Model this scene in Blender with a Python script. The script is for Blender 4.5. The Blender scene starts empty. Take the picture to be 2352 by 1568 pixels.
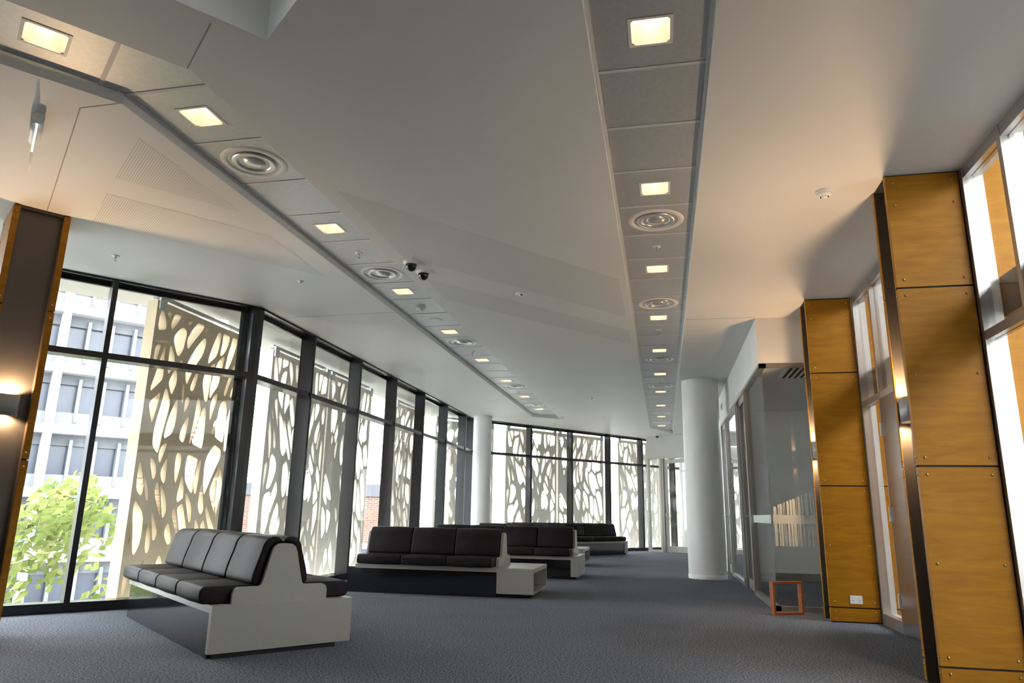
import bpy, bmesh, math, random
import numpy as np
from mathutils import Vector, Matrix
from mathutils.geometry import tessellate_polygon

scene = bpy.context.scene
COL = scene.collection
RAD = math.radians
# ------------------------------------------------------------------ camera
# room axes: X to the right of the light troughs, Y along them, Z up
CAM_H = 0.94
HC = 3.2                                   # ceiling height
YAW = math.atan2(.2075, .9782)             # camera looks this far left of +Y
PITCH, ROLL, FPX = 0.23859, 0.017865, 1632.6
fw = Vector((-math.sin(YAW)*math.cos(PITCH), math.cos(YAW)*math.cos(PITCH), math.sin(PITCH)))
rt = Vector((math.cos(YAW), math.sin(YAW), 0))
up = rt.cross(fw)
rt2 = rt*math.cos(ROLL) + up*math.sin(ROLL)
up2 = up*math.cos(ROLL) - rt*math.sin(ROLL)
cd = bpy.data.cameras.new('camera')
cam = bpy.data.objects.new('camera', cd)
COL.objects.link(cam)
cam.matrix_world = Matrix(((rt2.x, up2.x, -fw.x, 0), (rt2.y, up2.y, -fw.y, 0), (rt2.z, up2.z, -fw.z, CAM_H), (0, 0, 0, 1)))
cd.sensor_width = 36
cd.lens = 36*FPX/2352
cd.clip_start = .05
cd.clip_end = 400
scene.camera = cam
# ------------------------------------------------------------------ world (even overcast sky)
w = bpy.data.worlds.new('overcast'); scene.world = w; w.use_nodes = True
bg = w.node_tree.nodes['Background']
bg.inputs[0].default_value = (.93, .97, 1.0, 1)
bg.inputs[1].default_value = 11.0
# ------------------------------------------------------------------ exposure
vs = scene.view_settings
vs.view_transform = 'Standard'; vs.look = 'None'; vs.gamma = 1; vs.use_curve_mapping = False
vs.exposure = 0.62

# ------------------------------------------------------------------ materials
M = {}
def mat(name, col, rough=.5, metal=0, noise=None, bump=None, coat=0, emit=None, spec=.5):
    m = bpy.data.materials.new(name); m.use_nodes = True
    nt = m.node_tree; p = nt.nodes['Principled BSDF']
    p.inputs['Base Color'].default_value = (*col, 1)
    p.inputs['Roughness'].default_value = rough
    p.inputs['Metallic'].default_value = metal
    p.inputs['Specular IOR Level'].default_value = spec
    p.inputs['Coat Weight'].default_value = coat
    if emit:
        p.inputs['Emission Color'].default_value = (*emit[0], 1); p.inputs['Emission Strength'].default_value = emit[1]
    if noise or bump:
        tc = nt.nodes.new('ShaderNodeTexCoord'); mp = nt.nodes.new('ShaderNodeMapping')
        nt.links.new(tc.outputs['Object'], mp.inputs[0])
    if noise:      # (scale xyz, detail, darker colour, lighter colour)
        sc, det, c0, c1 = noise
        mp.inputs['Scale'].default_value = sc
        n = nt.nodes.new('ShaderNodeTexNoise'); n.inputs['Scale'].default_value = 1; n.inputs['Detail'].default_value = det
        n.inputs['Roughness'].default_value = .6
        nt.links.new(mp.outputs[0], n.inputs['Vector'])
        r = nt.nodes.new('ShaderNodeValToRGB')
        r.color_ramp.elements[0].position = .32; r.color_ramp.elements[1].position = .68
        r.color_ramp.elements[0].color = (*c0, 1); r.color_ramp.elements[1].color = (*c1, 1)
        nt.links.new(n.outputs['Fac'], r.inputs[0]); nt.links.new(r.outputs[0], p.inputs['Base Color'])
    if bump:       # (scale xyz, strength, distance)
        sc, st, di = bump
        mp2 = nt.nodes.new('ShaderNodeMapping'); mp2.inputs['Scale'].default_value = sc
        nt.links.new(tc.outputs['Object'], mp2.inputs[0])
        n2 = nt.nodes.new('ShaderNodeTexNoise'); n2.inputs['Scale'].default_value = 1; n2.inputs['Detail'].default_value = 4
        nt.links.new(mp2.outputs[0], n2.inputs['Vector'])
        b = nt.nodes.new('ShaderNodeBump'); b.inputs['Strength'].default_value = st; b.inputs['Distance'].default_value = di
        nt.links.new(n2.outputs['Fac'], b.inputs['Height']); nt.links.new(b.outputs[0], p.inputs['Normal'])
    M[name] = m
    return m

mat('ceiling', (.68, .665, .645), .55, noise=((.9, .9, .9), 3, (.665, .65, .63), (.695, .68, .66)))
mat('joint', (.30, .29, .28), .7)
mat('trough', (.82, .83, .82), .5)
mat('tile', (.50, .51, .52), .42, .35, noise=((30, 30, 30), 2, (.48, .49, .50), (.53, .54, .55)))
mat('tilebar', (.62, .62, .61), .4)
mat('trimwhite', (.78, .77, .75), .4)
mat('wallwhite', (.76, .75, .73), .6, noise=((2, 2, 2), 3, (.74, .73, .71), (.78, .77, .75)))
mat('columnwhite', (.80, .79, .78), .5, noise=((3, 3, 3), 3, (.78, .77, .76), (.82, .81, .80)))
mat('darkalu', (.034, .035, .038), .26, .45, bump=((300, 300, 6), .03, .001))
mat('silver', (.52, .50, .48), .32, .85, bump=((200, 200, 8), .03, .001))
mat('palealu', (.72, .71, .68), .5, .1)
mat('steel', (.42, .41, .40), .24, .95, bump=((6, 300, 6), .05, .001))
mat('channel', (.105, .092, .083), .42, .55, bump=((60, 60, 3), .02, .001))
mat('blackgloss', (.010, .010, .012), .10, 0, coat=.4)
mat('blackbase', (.012, .012, .014), .35)
mat('laminate', (.32, .305, .28), .33, noise=((260, 260, 260), 1, (.30, .285, .26), (.34, .325, .30)))
mat('leather', (.018, .015, .016), .48, 0, spec=.07, noise=((9, 9, 9), 3, (.015, .013, .0145), (.021, .018, .019)), bump=((55, 8, 10), .16, .006))
mat('grc', (.72, .68, .60), .85, noise=((3, 3, 1.2), 4, (.68, .63, .54), (.76, .73, .66)), bump=((90, 90, 90), .1, .003))
mat('galv', (.45, .47, .48), .4, .8, noise=((25, 25, 25), 3, (.35, .37, .38), (.55, .57, .58)))
mat('soffit', (.34, .325, .29), .7)
mat('bwhite', (.30, .305, .315), .8, noise=((.8, .8, .8), 4, (.28, .285, .295), (.32, .325, .335)))
mat('bgrey', (.088, .092, .102), .8, noise=((1.5, 1.5, .4), 4, (.078, .082, .092), (.098, .102, .112)))
mat('bsill', (.125, .13, .142), .8)
mat('bglass', (.03, .04, .07), .25, 0, noise=((.35, .35, .5), 2, (.010, .016, .032), (.035, .045, .07)))
mat('brick', (.38, .20, .13), .85)
mat('bark', (.16, .13, .10), .9, bump=((20, 20, 5), .5, .02))
mat('plastic', (.80, .80, .78), .35)
mat('smokeglass', (.012, .012, .014), .06, coat=.5)
mat('chrome', (.62, .62, .62), .16, 1)
mat('shade', (.34, .33, .32), .45, .25)
mat('skyblockwall', (.55, .54, .52), .85)
mat('throat', (.16, .16, .16), .5)
mat('vane', (.66, .66, .65), .28, .55)
mat('blackgap', (.02, .02, .02), .7)
mat('brass', (.42, .27, .10), .35, .8)
mat('redframe', (.30, .085, .025), .45, noise=((30, 30, 30), 3, (.26, .07, .02), (.36, .11, .03)))
mat('reflector', (.90, .85, .76), .35)
mat('lampwarm', (1, .85, .6), .5, emit=((1.0, .78, .52), 10))
mat('lampwhite', (1, 1, 1), .5, emit=((.95, 1, 1), 1.6))
mat('ground', (.26, .26, .25), .9)
mat('frost', (.72, .76, .74), .55)

def glassmat(name, tint, ior=1.5, rough=0.0):
    m = bpy.data.materials.new(name); m.use_nodes = True; nt = m.node_tree
    nt.nodes.remove(nt.nodes['Principled BSDF'])
    out = nt.nodes['Material Output']
    tr = nt.nodes.new('ShaderNodeBsdfTransparent'); tr.inputs[0].default_value = (*tint, 1)
    gl = nt.nodes.new('ShaderNodeBsdfGlossy'); gl.inputs['Roughness'].default_value = rough
    lw = nt.nodes.new('ShaderNodeLayerWeight'); pw = nt.nodes.new('ShaderNodeMath'); pw.operation = 'POWER'; pw.inputs[1].default_value = 5
    fr = nt.nodes.new('ShaderNodeMath'); fr.operation = 'MULTIPLY_ADD'; fr.inputs[1].default_value = .96; fr.inputs[2].default_value = .04
    nt.links.new(lw.outputs['Facing'], pw.inputs[0]); nt.links.new(pw.outputs[0], fr.inputs[0])
    mx = nt.nodes.new('ShaderNodeMixShader')
    nt.links.new(fr.outputs[0], mx.inputs[0]); nt.links.new(tr.outputs[0], mx.inputs[1]); nt.links.new(gl.outputs[0], mx.inputs[2])
    nt.links.new(mx.outputs[0], out.inputs[0]); M[name] = m
glassmat('glass', (.972, .985, .98))
glassmat('acrylic', (.97, .98, .98), 1.45)
def frostmat():
    m = bpy.data.materials.new('frostfilm'); m.use_nodes = True; nt = m.node_tree
    p = nt.nodes['Principled BSDF']; p.inputs['Base Color'].default_value = (.80, .84, .80, 1); p.inputs['Roughness'].default_value = .6
    p.inputs['Alpha'].default_value = .55
    M['frostfilm'] = m
frostmat()
def plywood(name, a, b):
    m = mat(name, a, .5, coat=0, spec=.25)
    nt = m.node_tree; p = nt.nodes['Principled BSDF']
    tc = nt.nodes.new('ShaderNodeTexCoord'); mp = nt.nodes.new('ShaderNodeMapping'); mp.inputs['Scale'].default_value = (2.2, 2.2, 14)
    oi = nt.nodes.new('ShaderNodeObjectInfo'); ad = nt.nodes.new('ShaderNodeVectorMath'); ad.operation = 'ADD'
    ml = nt.nodes.new('ShaderNodeVectorMath'); ml.operation = 'SCALE'; ml.inputs['Scale'].default_value = 7
    nt.links.new(oi.outputs['Random'], ml.inputs[0]); nt.links.new(tc.outputs['Object'], ad.inputs[0]); nt.links.new(ml.outputs[0], ad.inputs[1])
    nt.links.new(ad.outputs[0], mp.inputs[0])
    n = nt.nodes.new('ShaderNodeTexNoise'); n.inputs['Scale'].default_value = 1.5; n.inputs['Detail'].default_value = 6; n.inputs['Distortion'].default_value = .8
    nt.links.new(mp.outputs[0], n.inputs['Vector'])
    mp3 = nt.nodes.new('ShaderNodeMapping'); mp3.inputs['Scale'].default_value = (8, 8, 160); nt.links.new(ad.outputs[0], mp3.inputs[0])
    n3 = nt.nodes.new('ShaderNodeTexNoise'); n3.inputs['Scale'].default_value = 1.3; n3.inputs['Detail'].default_value = 4
    nt.links.new(mp3.outputs[0], n3.inputs['Vector'])
    mx = nt.nodes.new('ShaderNodeMath'); mx.operation = 'MULTIPLY_ADD'; mx.inputs[1].default_value = .35
    nt.links.new(n3.outputs['Fac'], mx.inputs[0]); nt.links.new(n.outputs['Fac'], mx.inputs[2])
    r = nt.nodes.new('ShaderNodeValToRGB'); r.color_ramp.elements[0].position = .38; r.color_ramp.elements[1].position = .92
    r.color_ramp.elements[0].color = (*b, 1); r.color_ramp.elements[1].color = (*a, 1)
    nt.links.new(mx.outputs[0], r.inputs[0]); nt.links.new(r.outputs[0], p.inputs['Base Color'])
plywood('plywood', (.40, .170, .003), (.285, .108, .002))
def carpet():
    m = mat('carpet', (.07, .075, .085), .95, spec=.1)
    nt = m.node_tree; p = nt.nodes['Principled BSDF']
    tc = nt.nodes.new('ShaderNodeTexCoord')
    n = nt.nodes.new('ShaderNodeTexNoise'); n.inputs['Scale'].default_value = 80; n.inputs['Detail'].default_value = 3
    n2 = nt.nodes.new('ShaderNodeTexNoise'); n2.inputs['Scale'].default_value = 1.2; n2.inputs['Detail'].default_value = 3
    for k in (n, n2): nt.links.new(tc.outputs['Object'], k.inputs['Vector'])
    r = nt.nodes.new('ShaderNodeValToRGB'); r.color_ramp.elements[0].position = .36; r.color_ramp.elements[1].position = .66
    r.color_ramp.elements[0].color = (.032, .037, .047, 1); r.color_ramp.elements[1].color = (.24, .262, .305, 1)
    nt.links.new(n.outputs['Fac'], r.inputs[0])
    mx = nt.nodes.new('ShaderNodeMixRGB'); mx.blend_type = 'MULTIPLY'; mx.inputs[0].default_value = .25
    nt.links.new(r.outputs[0], mx.inputs[1]); nt.links.new(n2.outputs['Fac'], mx.inputs[2]); nt.links.new(mx.outputs[0], p.inputs['Base Color'])
    b = nt.nodes.new('ShaderNodeBump'); b.inputs['Strength'].default_value = .8; b.inputs['Distance'].default_value = .006
    nt.links.new(n.outputs['Fac'], b.inputs['Height']); nt.links.new(b.outputs[0], p.inputs['Normal'])
carpet()
def perforated():
    m = mat('perforated', (.66, .645, .62), .55)
    nt = m.node_tree; p = nt.nodes['Principled BSDF']
    tc = nt.nodes.new('ShaderNodeTexCoord')
    sc = nt.nodes.new('ShaderNodeVectorMath'); sc.operation = 'SCALE'; sc.inputs['Scale'].default_value = 1/.0165
    fr = nt.nodes.new('ShaderNodeVectorMath'); fr.operation = 'FRACTION'
    sb = nt.nodes.new('ShaderNodeVectorMath'); sb.operation = 'SUBTRACT'; sb.inputs[1].default_value = (.5, .5, 0)
    mk = nt.nodes.new('ShaderNodeVectorMath'); mk.operation = 'MULTIPLY'; mk.inputs[1].default_value = (1, 1, 0)
    ln = nt.nodes.new('ShaderNodeVectorMath'); ln.operation = 'LENGTH'
    lt = nt.nodes.new('ShaderNodeMath'); lt.operation = 'LESS_THAN'; lt.inputs[1].default_value = .21
    nt.links.new(tc.outputs['Object'], sc.inputs[0]); nt.links.new(sc.outputs[0], fr.inputs[0]); nt.links.new(fr.outputs[0], sb.inputs[0])
    nt.links.new(sb.outputs[0], mk.inputs[0]); nt.links.new(mk.outputs[0], ln.inputs[0]); nt.links.new(ln.outputs['Value'], lt.inputs[0])
    mx = nt.nodes.new('ShaderNodeMixRGB'); mx.inputs[1].default_value = (.68, .665, .645, 1); mx.inputs[2].default_value = (.16, .15, .14, 1)
    nt.links.new(lt.outputs[0], mx.inputs[0]); nt.links.new(mx.outputs[0], p.inputs['Base Color'])
perforated()
def brickmat():
    m = M['brick']; nt = m.node_tree; p = nt.nodes['Principled BSDF']
    tc = nt.nodes.new('ShaderNodeTexCoord'); mp = nt.nodes.new('ShaderNodeMapping'); mp.inputs['Rotation'].default_value = (RAD(90), 0, 0)
    b = nt.nodes.new('ShaderNodeTexBrick'); b.inputs['Scale'].default_value = 1
    b.inputs['Color1'].default_value = (.16, .085, .055, 1); b.inputs['Color2'].default_value = (.12, .058, .04, 1); b.inputs['Mortar'].default_value = (.19, .18, .165, 1)
    b.inputs['Brick Width'].default_value = .5; b.inputs['Row Height'].default_value = .17; b.inputs['Mortar Size'].default_value = .02
    nt.links.new(tc.outputs['Object'], mp.inputs[0]); nt.links.new(mp.outputs[0], b.inputs['Vector']); nt.links.new(b.outputs[0], p.inputs['Base Color'])
brickmat()
def leafmat():
    m = bpy.data.materials.new('leaf'); m.use_nodes = True; nt = m.node_tree; nt.nodes.remove(nt.nodes['Principled BSDF'])
    d = nt.nodes.new('ShaderNodeBsdfDiffuse'); t = nt.nodes.new('ShaderNodeBsdfTranslucent'); mx = nt.nodes.new('ShaderNodeMixShader')
    tc = nt.nodes.new('ShaderNodeTexCoord'); n = nt.nodes.new('ShaderNodeTexNoise'); n.inputs['Scale'].default_value = 2.2
    r = nt.nodes.new('ShaderNodeValToRGB'); r.color_ramp.elements[0].position = .3; r.color_ramp.elements[1].position = .7
    r.color_ramp.elements[0].color = (.085, .12, .03, 1); r.color_ramp.elements[1].color = (.22, .235, .09, 1)
    nt.links.new(tc.outputs['Object'], n.inputs['Vector']); nt.links.new(n.outputs['Fac'], r.inputs[0])
    nt.links.new(r.outputs[0], d.inputs[0]); nt.links.new(r.outputs[0], t.inputs[0]); mx.inputs[0].default_value = .5
    nt.links.new(d.outputs[0], mx.inputs[1]); nt.links.new(t.outputs[0], mx.inputs[2]); nt.links.new(mx.outputs[0], nt.nodes['Material Output'].inputs[0])
    M['leaf'] = m
leafmat()

# ------------------------------------------------------------------ mesh helpers
class MB:
    def __init__(s): s.v = []; s.f = []; s.sm = []
    def add(s, vs, fs, smooth=False):
        o = len(s.v); s.v += [tuple(x) for x in vs]; s.f += [tuple(i+o for i in f) for f in fs]; s.sm += [smooth]*len(fs); return s
    def box(s, x0, x1, y0, y1, z0, z1):
        return s.add([(x0, y0, z0), (x1, y0, z0), (x1, y1, z0), (x0, y1, z0), (x0, y0, z1), (x1, y0, z1), (x1, y1, z1), (x0, y1, z1)],
              [(0, 3, 2, 1), (4, 5, 6, 7), (0, 1, 5, 4), (1, 2, 6, 5), (2, 3, 7, 6), (3, 0, 4, 7)])
    def prism(s, poly, z0, z1, caps=True):
        a = sum(poly[i][0]*poly[(i+1) % len(poly)][1]-poly[(i+1) % len(poly)][0]*poly[i][1] for i in range(len(poly)))
        if a < 0: poly = poly[::-1]
        n = len(poly)
        fs = [(i, (i+1) % n, n+(i+1) % n, n+i) for i in range(n)]
        if caps: fs += [tuple(range(n-1, -1, -1)), tuple(range(n, 2*n))]
        return s.add([(x, y, z0) for x, y in poly]+[(x, y, z1) for x, y in poly], fs)
    def xprism(s, prof, x0, x1):           # (y,z) outline run along x
        n = len(prof)
        a = sum(prof[i][0]*prof[(i+1) % n][1]-prof[(i+1) % n][0]*prof[i][1] for i in range(n))
        if a < 0: prof = prof[::-1]
        fs = [(i, (i+1) % n, n+(i+1) % n, n+i) for i in range(n)]+[tuple(range(n-1, -1, -1)), tuple(range(n, 2*n))]
        return s.add([(x0, y, z) for y, z in prof]+[(x1, y, z) for y, z in prof], fs)
    def bar(s, p, q, wd, z0, z1):          # box along a plan line
        p = Vector(p); q = Vector(q); d = (q-p).normalized(); n = Vector((-d.y, d.x))*wd/2
        return s.prism([tuple(p-n), tuple(q-n), tuple(q+n), tuple(p+n)], z0, z1)
    def lathe(s, prof, seg=24, c=(0, 0), smooth=True):
        vs = []; fs = []; m = len(prof)
        for k in range(seg):
            a = 2*math.pi*k/seg
            for r, z in prof: vs.append((c[0]+r*math.cos(a), c[1]+r*math.sin(a), z))
        for k in range(seg):
            k2 = (k+1) % seg
            for i in range(m-1): fs.append((k*m+i, k2*m+i, k2*m+i+1, k*m+i+1))
        return s.add(vs, fs, smooth)
    def tube(s, pts, r, seg=8):
        pts = [Vector(p) for p in pts]; rs = r if isinstance(r, (list, tuple)) else [r]*len(pts)
        vs = []; fs = []
        for i, p in enumerate(pts):
            t = (pts[min(i+1, len(pts)-1)]-pts[max(i-1, 0)]).normalized()
            a = t.orthogonal().normalized() if i == 0 else (a - t*a.dot(t)).normalized()
            b = t.cross(a)
            for k in range(seg):
                th = 2*math.pi*k/seg; vs.append(p+(a*math.cos(th)+b*math.sin(th))*rs[i])
        for i in range(len(pts)-1):
            for k in range(seg):
                k2 = (k+1) % seg; fs.append((i*seg+k, i*seg+k2, (i+1)*seg+k2, (i+1)*seg+k))
        s.add(vs, fs, True); o = len(s.v)-len(vs)
        s.f += [tuple(o+k for k in range(seg-1, -1, -1)), tuple(o+(len(pts)-1)*seg+k for k in range(seg))]; s.sm += [False, False]
        return s
    def mesh(s, name, m):
        me = bpy.data.meshes.new(name); me.from_pydata(s.v, [], s.f); me.update()
        if any(s.sm): me.polygons.foreach_set('use_smooth', s.sm)
        me.materials.append(M[m] if isinstance(m, str) else m)
        return me
    def build(s, name, m, parent=None, loc=None, rz=0):
        o = bpy.data.objects.new(name, s.mesh(name, m)); COL.objects.link(o)
        if parent is not None: o.parent = parent
        if loc is not None: o.location = loc
        if rz: o.rotation_euler = (0, 0, rz)
        return o
def empty(name, loc=(0, 0, 0), rz=0, parent=None):
    o = bpy.data.objects.new(name, None); o.empty_display_size = .1; COL.objects.link(o); o.location = loc; o.rotation_euler = (0, 0, rz)
    if parent is not None: o.parent = parent
    return o
def tag(o, label=None, cat=None, group=None, kind=None):
    if label: o['label'] = label
    if cat: o['category'] = cat
    if group: o['group'] = group
    if kind: o['kind'] = kind
    return o
def inst(src, name, parent=None, loc=(0, 0, 0), rz=0):
    o = bpy.data.objects.new(name, src.data if isinstance(src, bpy.types.Object) else src); COL.objects.link(o)
    if parent is not None: o.parent = parent
    o.location = loc; o.rotation_euler = (0, 0, rz)
    return o
def copy_tree(o, parent=None):
    c = o.copy(); COL.objects.link(c); c.parent = parent
    for ch in list(o.children): copy_tree(ch, c)
    return c
ORD = ['first', 'second', 'third', 'fourth', 'fifth', 'sixth', 'seventh', 'eighth', 'ninth', 'tenth', 'eleventh', 'twelfth', 'thirteenth', 'fourteenth']

# ================================================================== STRUCTURE
U = Vector((.629, .7775)); OUT = Vector((-.7775, .629))          # along / out of the angled facade
D3 = Vector((.639, .769)).normalized(); OUT3 = Vector((-D3.y, D3.x))
XN = -4.45                                # inner nose line of the long facade
C1 = Vector((XN, 7.07))                   # corner between angled and long facade
M9 = Vector((-3.29, 18.16)); M12 = M9+D3*4.26
C2 = Vector((XN, (M9-D3*((M9.x-XN)/D3.x)).y))
BAY = 1.48
E1 = C1-U*BAY*3
W0 = Vector((-.40, 21.12)); WD = Vector((.83, -.56)).normalized()
W1 = W0+WD*((1.11-W0.x)/WD.x)
GD = .19                                  # depth of mullions, glass sits behind

def face_poly(outer, holes, z, flip=False):
    polys = [[Vector((p[0], p[1], 0)) for p in outer]]+[[Vector((p[0], p[1], 0)) for p in h] for h in holes]
    flat = [p for q in polys for p in q]
    tris = tessellate_polygon(polys)
    mb = MB(); fs = []
    for t in tris:
        a, b, c = (flat[i] for i in t)
        cr = (b-a).cross(c-a).z
        t = tuple(t)
        if (cr > 0) != flip: fs.append(t)
        else: fs.append(t[::-1])
    mb.add([(p.x, p.y, z) for p in flat], fs)
    return mb

# --- floor
fo = [tuple(E1+OUT*.25), (E1.x-.2, -5), (2.06, -5), (2.06, 8.3), (3.7, 8.3), (3.7, 24.2), tuple(M12+D3*3.2+OUT3*.25),
      tuple(C2+Vector((-.25, .25*math.tan(RAD(20))))), tuple(C1+Vector((-.25, .0)))]
floor = face_poly(fo, [], 0).build('floor', 'carpet'); tag(floor, kind='structure')
sk = MB().prism([tuple(p) for p in fo], -.35, -.012, True).build('floor_slab', 'ground', floor)

# --- ceiling with trough and coffer openings
AX0, AX1, BX0, BX1 = -2.985, -2.385, -.29, .31
KL, KR = Vector((AX0, 3.12)), Vector((AX1, 2.90))
A_end = 16.55; A_end2 = 17.05
A2L, A2R = KL-U*3.2, KR-U*3.2
trA = [tuple(A2L), tuple(A2R), tuple(KR), (AX1, A_end2), (AX0, A_end), tuple(KL)]
trB = [(BX0, -3.5), (BX1, -3.5), (BX1, 20.25), (BX0, 18.95)]
CC = Vector((-1.85, 2.746)); Cb = Vector((.7775, -.629))
cof = [tuple(CC), tuple(CC-U*2.4), tuple(CC-U*2.4+Cb*1.3), tuple(CC+Cb*1.3)]
co = [tuple(E1), (E1.x, -5), (2.0, -5), (2.0, 8.35), (1.11, 8.35), tuple(W1), tuple(W0), tuple(M12), tuple(C2), tuple(C1)]
ceiling = face_poly(co, [trA, trB, cof], HC, flip=True).build('ceiling', 'ceiling'); tag(ceiling, kind='structure')
def walls_of(poly, z0, z1):      # inward facing upstand + lid
    mb = MB(); n = len(poly)
    mb.add([(*p, z0) for p in poly]+[(*p, z1) for p in poly], [(i, (i+1) % n, n+(i+1) % n, n+i) for i in range(n)]+[tuple(range(n, 2*n))])
    return mb
cfm = MB(); n = 4
cfm.add([(*p, HC) for p in cof]+[(*p, HC+.75) for p in cof], [(i, (i+1) % n, n+(i+1) % n, n+i) for i in range(n)])
cfm.build('coffer', 'wallwhite', ceiling)
def cpt(a, b): q = CC-U*a+Cb*b; return (q.x, q.y)
added_sky_in = [cpt(.7, .45), cpt(1.7, .45), cpt(1.7, .85), cpt(.7, .85)]  # unseen skylight opening, added to bring daylight onto the coffer faces
face_poly(cof, [added_sky_in], HC+.75, True).build('coffer_lid', 'wallwhite', ceiling)
MB().prism(added_sky_in, HC+1.2, HC+1.212).build('added_skylight_pane', 'glass', ceiling)
wk = MB(); wk.add([(*p, HC+.75) for p in added_sky_in]+[(*p, HC+1.2) for p in added_sky_in], [(i, (i+1) % n, n+(i+1) % n, n+i) for i in range(n)]); wk.build('added_skylight_shaft', 'wallwhite', ceiling)
TZ = HC+.062                              # underside of the tiles
ta = walls_of(trA, HC, HC+.24).build('light_trough', 'trough', ceiling)
tb = walls_of(trB, HC, HC+.24).build('light_trough', 'trough', ceiling)
# closing roof above the ceiling so no sky reaches the voids
face_poly([(E1.x-1, -5.2), (3.8, -5.2), (3.8, 25), (-6, 18.5), (-6, 8)], [added_sky_in], HC+1.0).build('roof_slab', 'ground', ceiling)
for pts in ([(-2.05, 2.585), (-2.395, 2.885)], [(-3.0, 3.11), (-3.26, 3.11)], [(-3.26, 3.11), (-4.71, 4.36)], [(-4.43, 7.54), (-2.99, 7.5)], [(.315, 8.3), (1.10, 8.3)]):
    MB().bar(pts[0], pts[1], .007, HC-.0015, HC+.001).build('control_joint', 'joint', ceiling)
def perf(poly):
    ang = math.atan2(U.y, U.x); c = Vector(poly[0])
    R = Matrix.Rotation(-ang, 2)
    lp = [R@(Vector(p)-c) for p in poly]
    face_poly([tuple(p) for p in lp], [], 0, flip=True).build('perforated_panel', 'perforated', ceiling, (c.x, c.y, HC-.0012), ang)
def onx(p, x): return (x, p[1]+(x-p[0])*U.y/U.x)
perf([(-3.16, 3.47), (-3.72, 3.93), (-3.16, 4.62)])
perf([(-3.97, 4.14), (-4.5, 4.60), onx((-4.5, 4.6), -3.2), onx((-3.97, 4.14), -3.2)])
perf([(-2.25, 4.36), (-2.25, 5.76), onx((-2.25, 5.76), -.36), onx((-2.25, 4.36), -.36)])
perf([(-2.25, 6.36), (-2.25, 7.12), onx((-2.25, 7.12), -.36), onx((-2.25, 6.36), -.36)])
perf([(-3.47, 2.72), (-4.1, 3.23), onx((-4.1, 3.23), -4.6), onx((-3.47, 2.72), -4.2)])

# --- tiles of the troughs
MOD = .587
HOLE = .102
def ring_tile(w2, l2, hole=None, t=.014):
    mb = MB()
    if hole is None: return mb.box(-w2, w2, -l2, l2, 0, t)
    h = hole
    mb.box(-w2, w2, -l2, -h, 0, t); mb.box(-w2, w2, h, l2, 0, t); mb.box(-w2, -h, -h, h, 0, t); mb.box(h, w2, -h, h, 0, t)
    return mb
tile_plain = ring_tile(.276, MOD/2-.007).mesh('ceiling_tile', 'tile')
tile_hole = ring_tile(.276, MOD/2-.007, HOLE).mesh('ceiling_tile', 'tile')
bar_me = MB().box(-.285, .285, -.012, .012, 0, .01).mesh('tile_bar', 'tilebar')
def strip(parent, xc, y0, kinds, yend):
    for k, kd in enumerate(kinds):
        y = y0+MOD*k
        inst(tile_hole if kd == 'L' else tile_plain, 'ceiling_tile', parent, (xc, y, TZ))
        inst(bar_me, 'tile_bar', parent, (xc, y+MOD/2, TZ-.004))
    for sx in (-1, 1):
        MB().box(xc+sx*.288-.010, xc+sx*.288+.010, y0-MOD/2, yend, TZ-.006, TZ+.004).build('edge_rail', 'tilebar', parent)
kB = 'L..LDSL.DLS.LD.LSDL..LSDL.DLS'
kA = 'LD.LSDLMPLDSL..LDSL.DL'.replace('M', 'M')
kA = {0: 'L', 1: 'D', 3: 'L', 4: 'S', 5: 'D', 6: 'L', 7: 'M', 8: 'P', 9: 'L', 10: 'D', 11: 'S', 12: 'L', 15: 'L', 16: 'D', 17: 'S', 18: 'L', 20: 'D', 21: 'L', 22: 'P'}
kA = ''.join(kA.get(i, '.') for i in range(23))
YB0, YA0 = 3.105, 3.415
kBpre = 'L..L..L..L'                      # out of frame behind the camera
strip(tb, .01, YB0, kB, 20.0)
for k in range(1, 11):
    y = YB0-MOD*k
    inst(tile_hole if k % 3 == 0 else tile_plain, 'ceiling_tile', tb, (.01, y, TZ)); inst(bar_me, 'tile_bar', tb, (.01, y+MOD/2, TZ-.004))
strip(ta, -2.685, YA0, kA, 16.7)
# tiles beyond the kink
ka = math.atan2(-U.x, U.y)
T0 = YA0-MOD/2
kt = [(AX0+.012, T0-.007), (AX1-.012, T0-.007), (KR.x-.012, KR.y), tuple(KR+OUT*.012-U*.319), tuple(KL-OUT*.012-U*.113)]
MB().prism(kt, TZ, TZ+.014).build('ceiling_tile', 'tile', ta)
Bc = KL-U*.12-OUT*.3025
for i in range(5):
    c = Bc-U*(.01+MOD*(i+.5))
    inst(tile_hole if i in (0, 3) else tile_plain, 'ceiling_tile', ta, (c.x, c.y, TZ), ka)
    b = Bc-U*(MOD*i+.005); inst(bar_me, 'tile_bar', ta, (b.x, b.y, TZ-.004), ka)
inst(bar_me, 'tile_bar', ta, (-2.685, T0, TZ-.004))
A2lights = [Bc-U*(.01+MOD*.5), Bc-U*(.01+MOD*3.5)]

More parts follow.
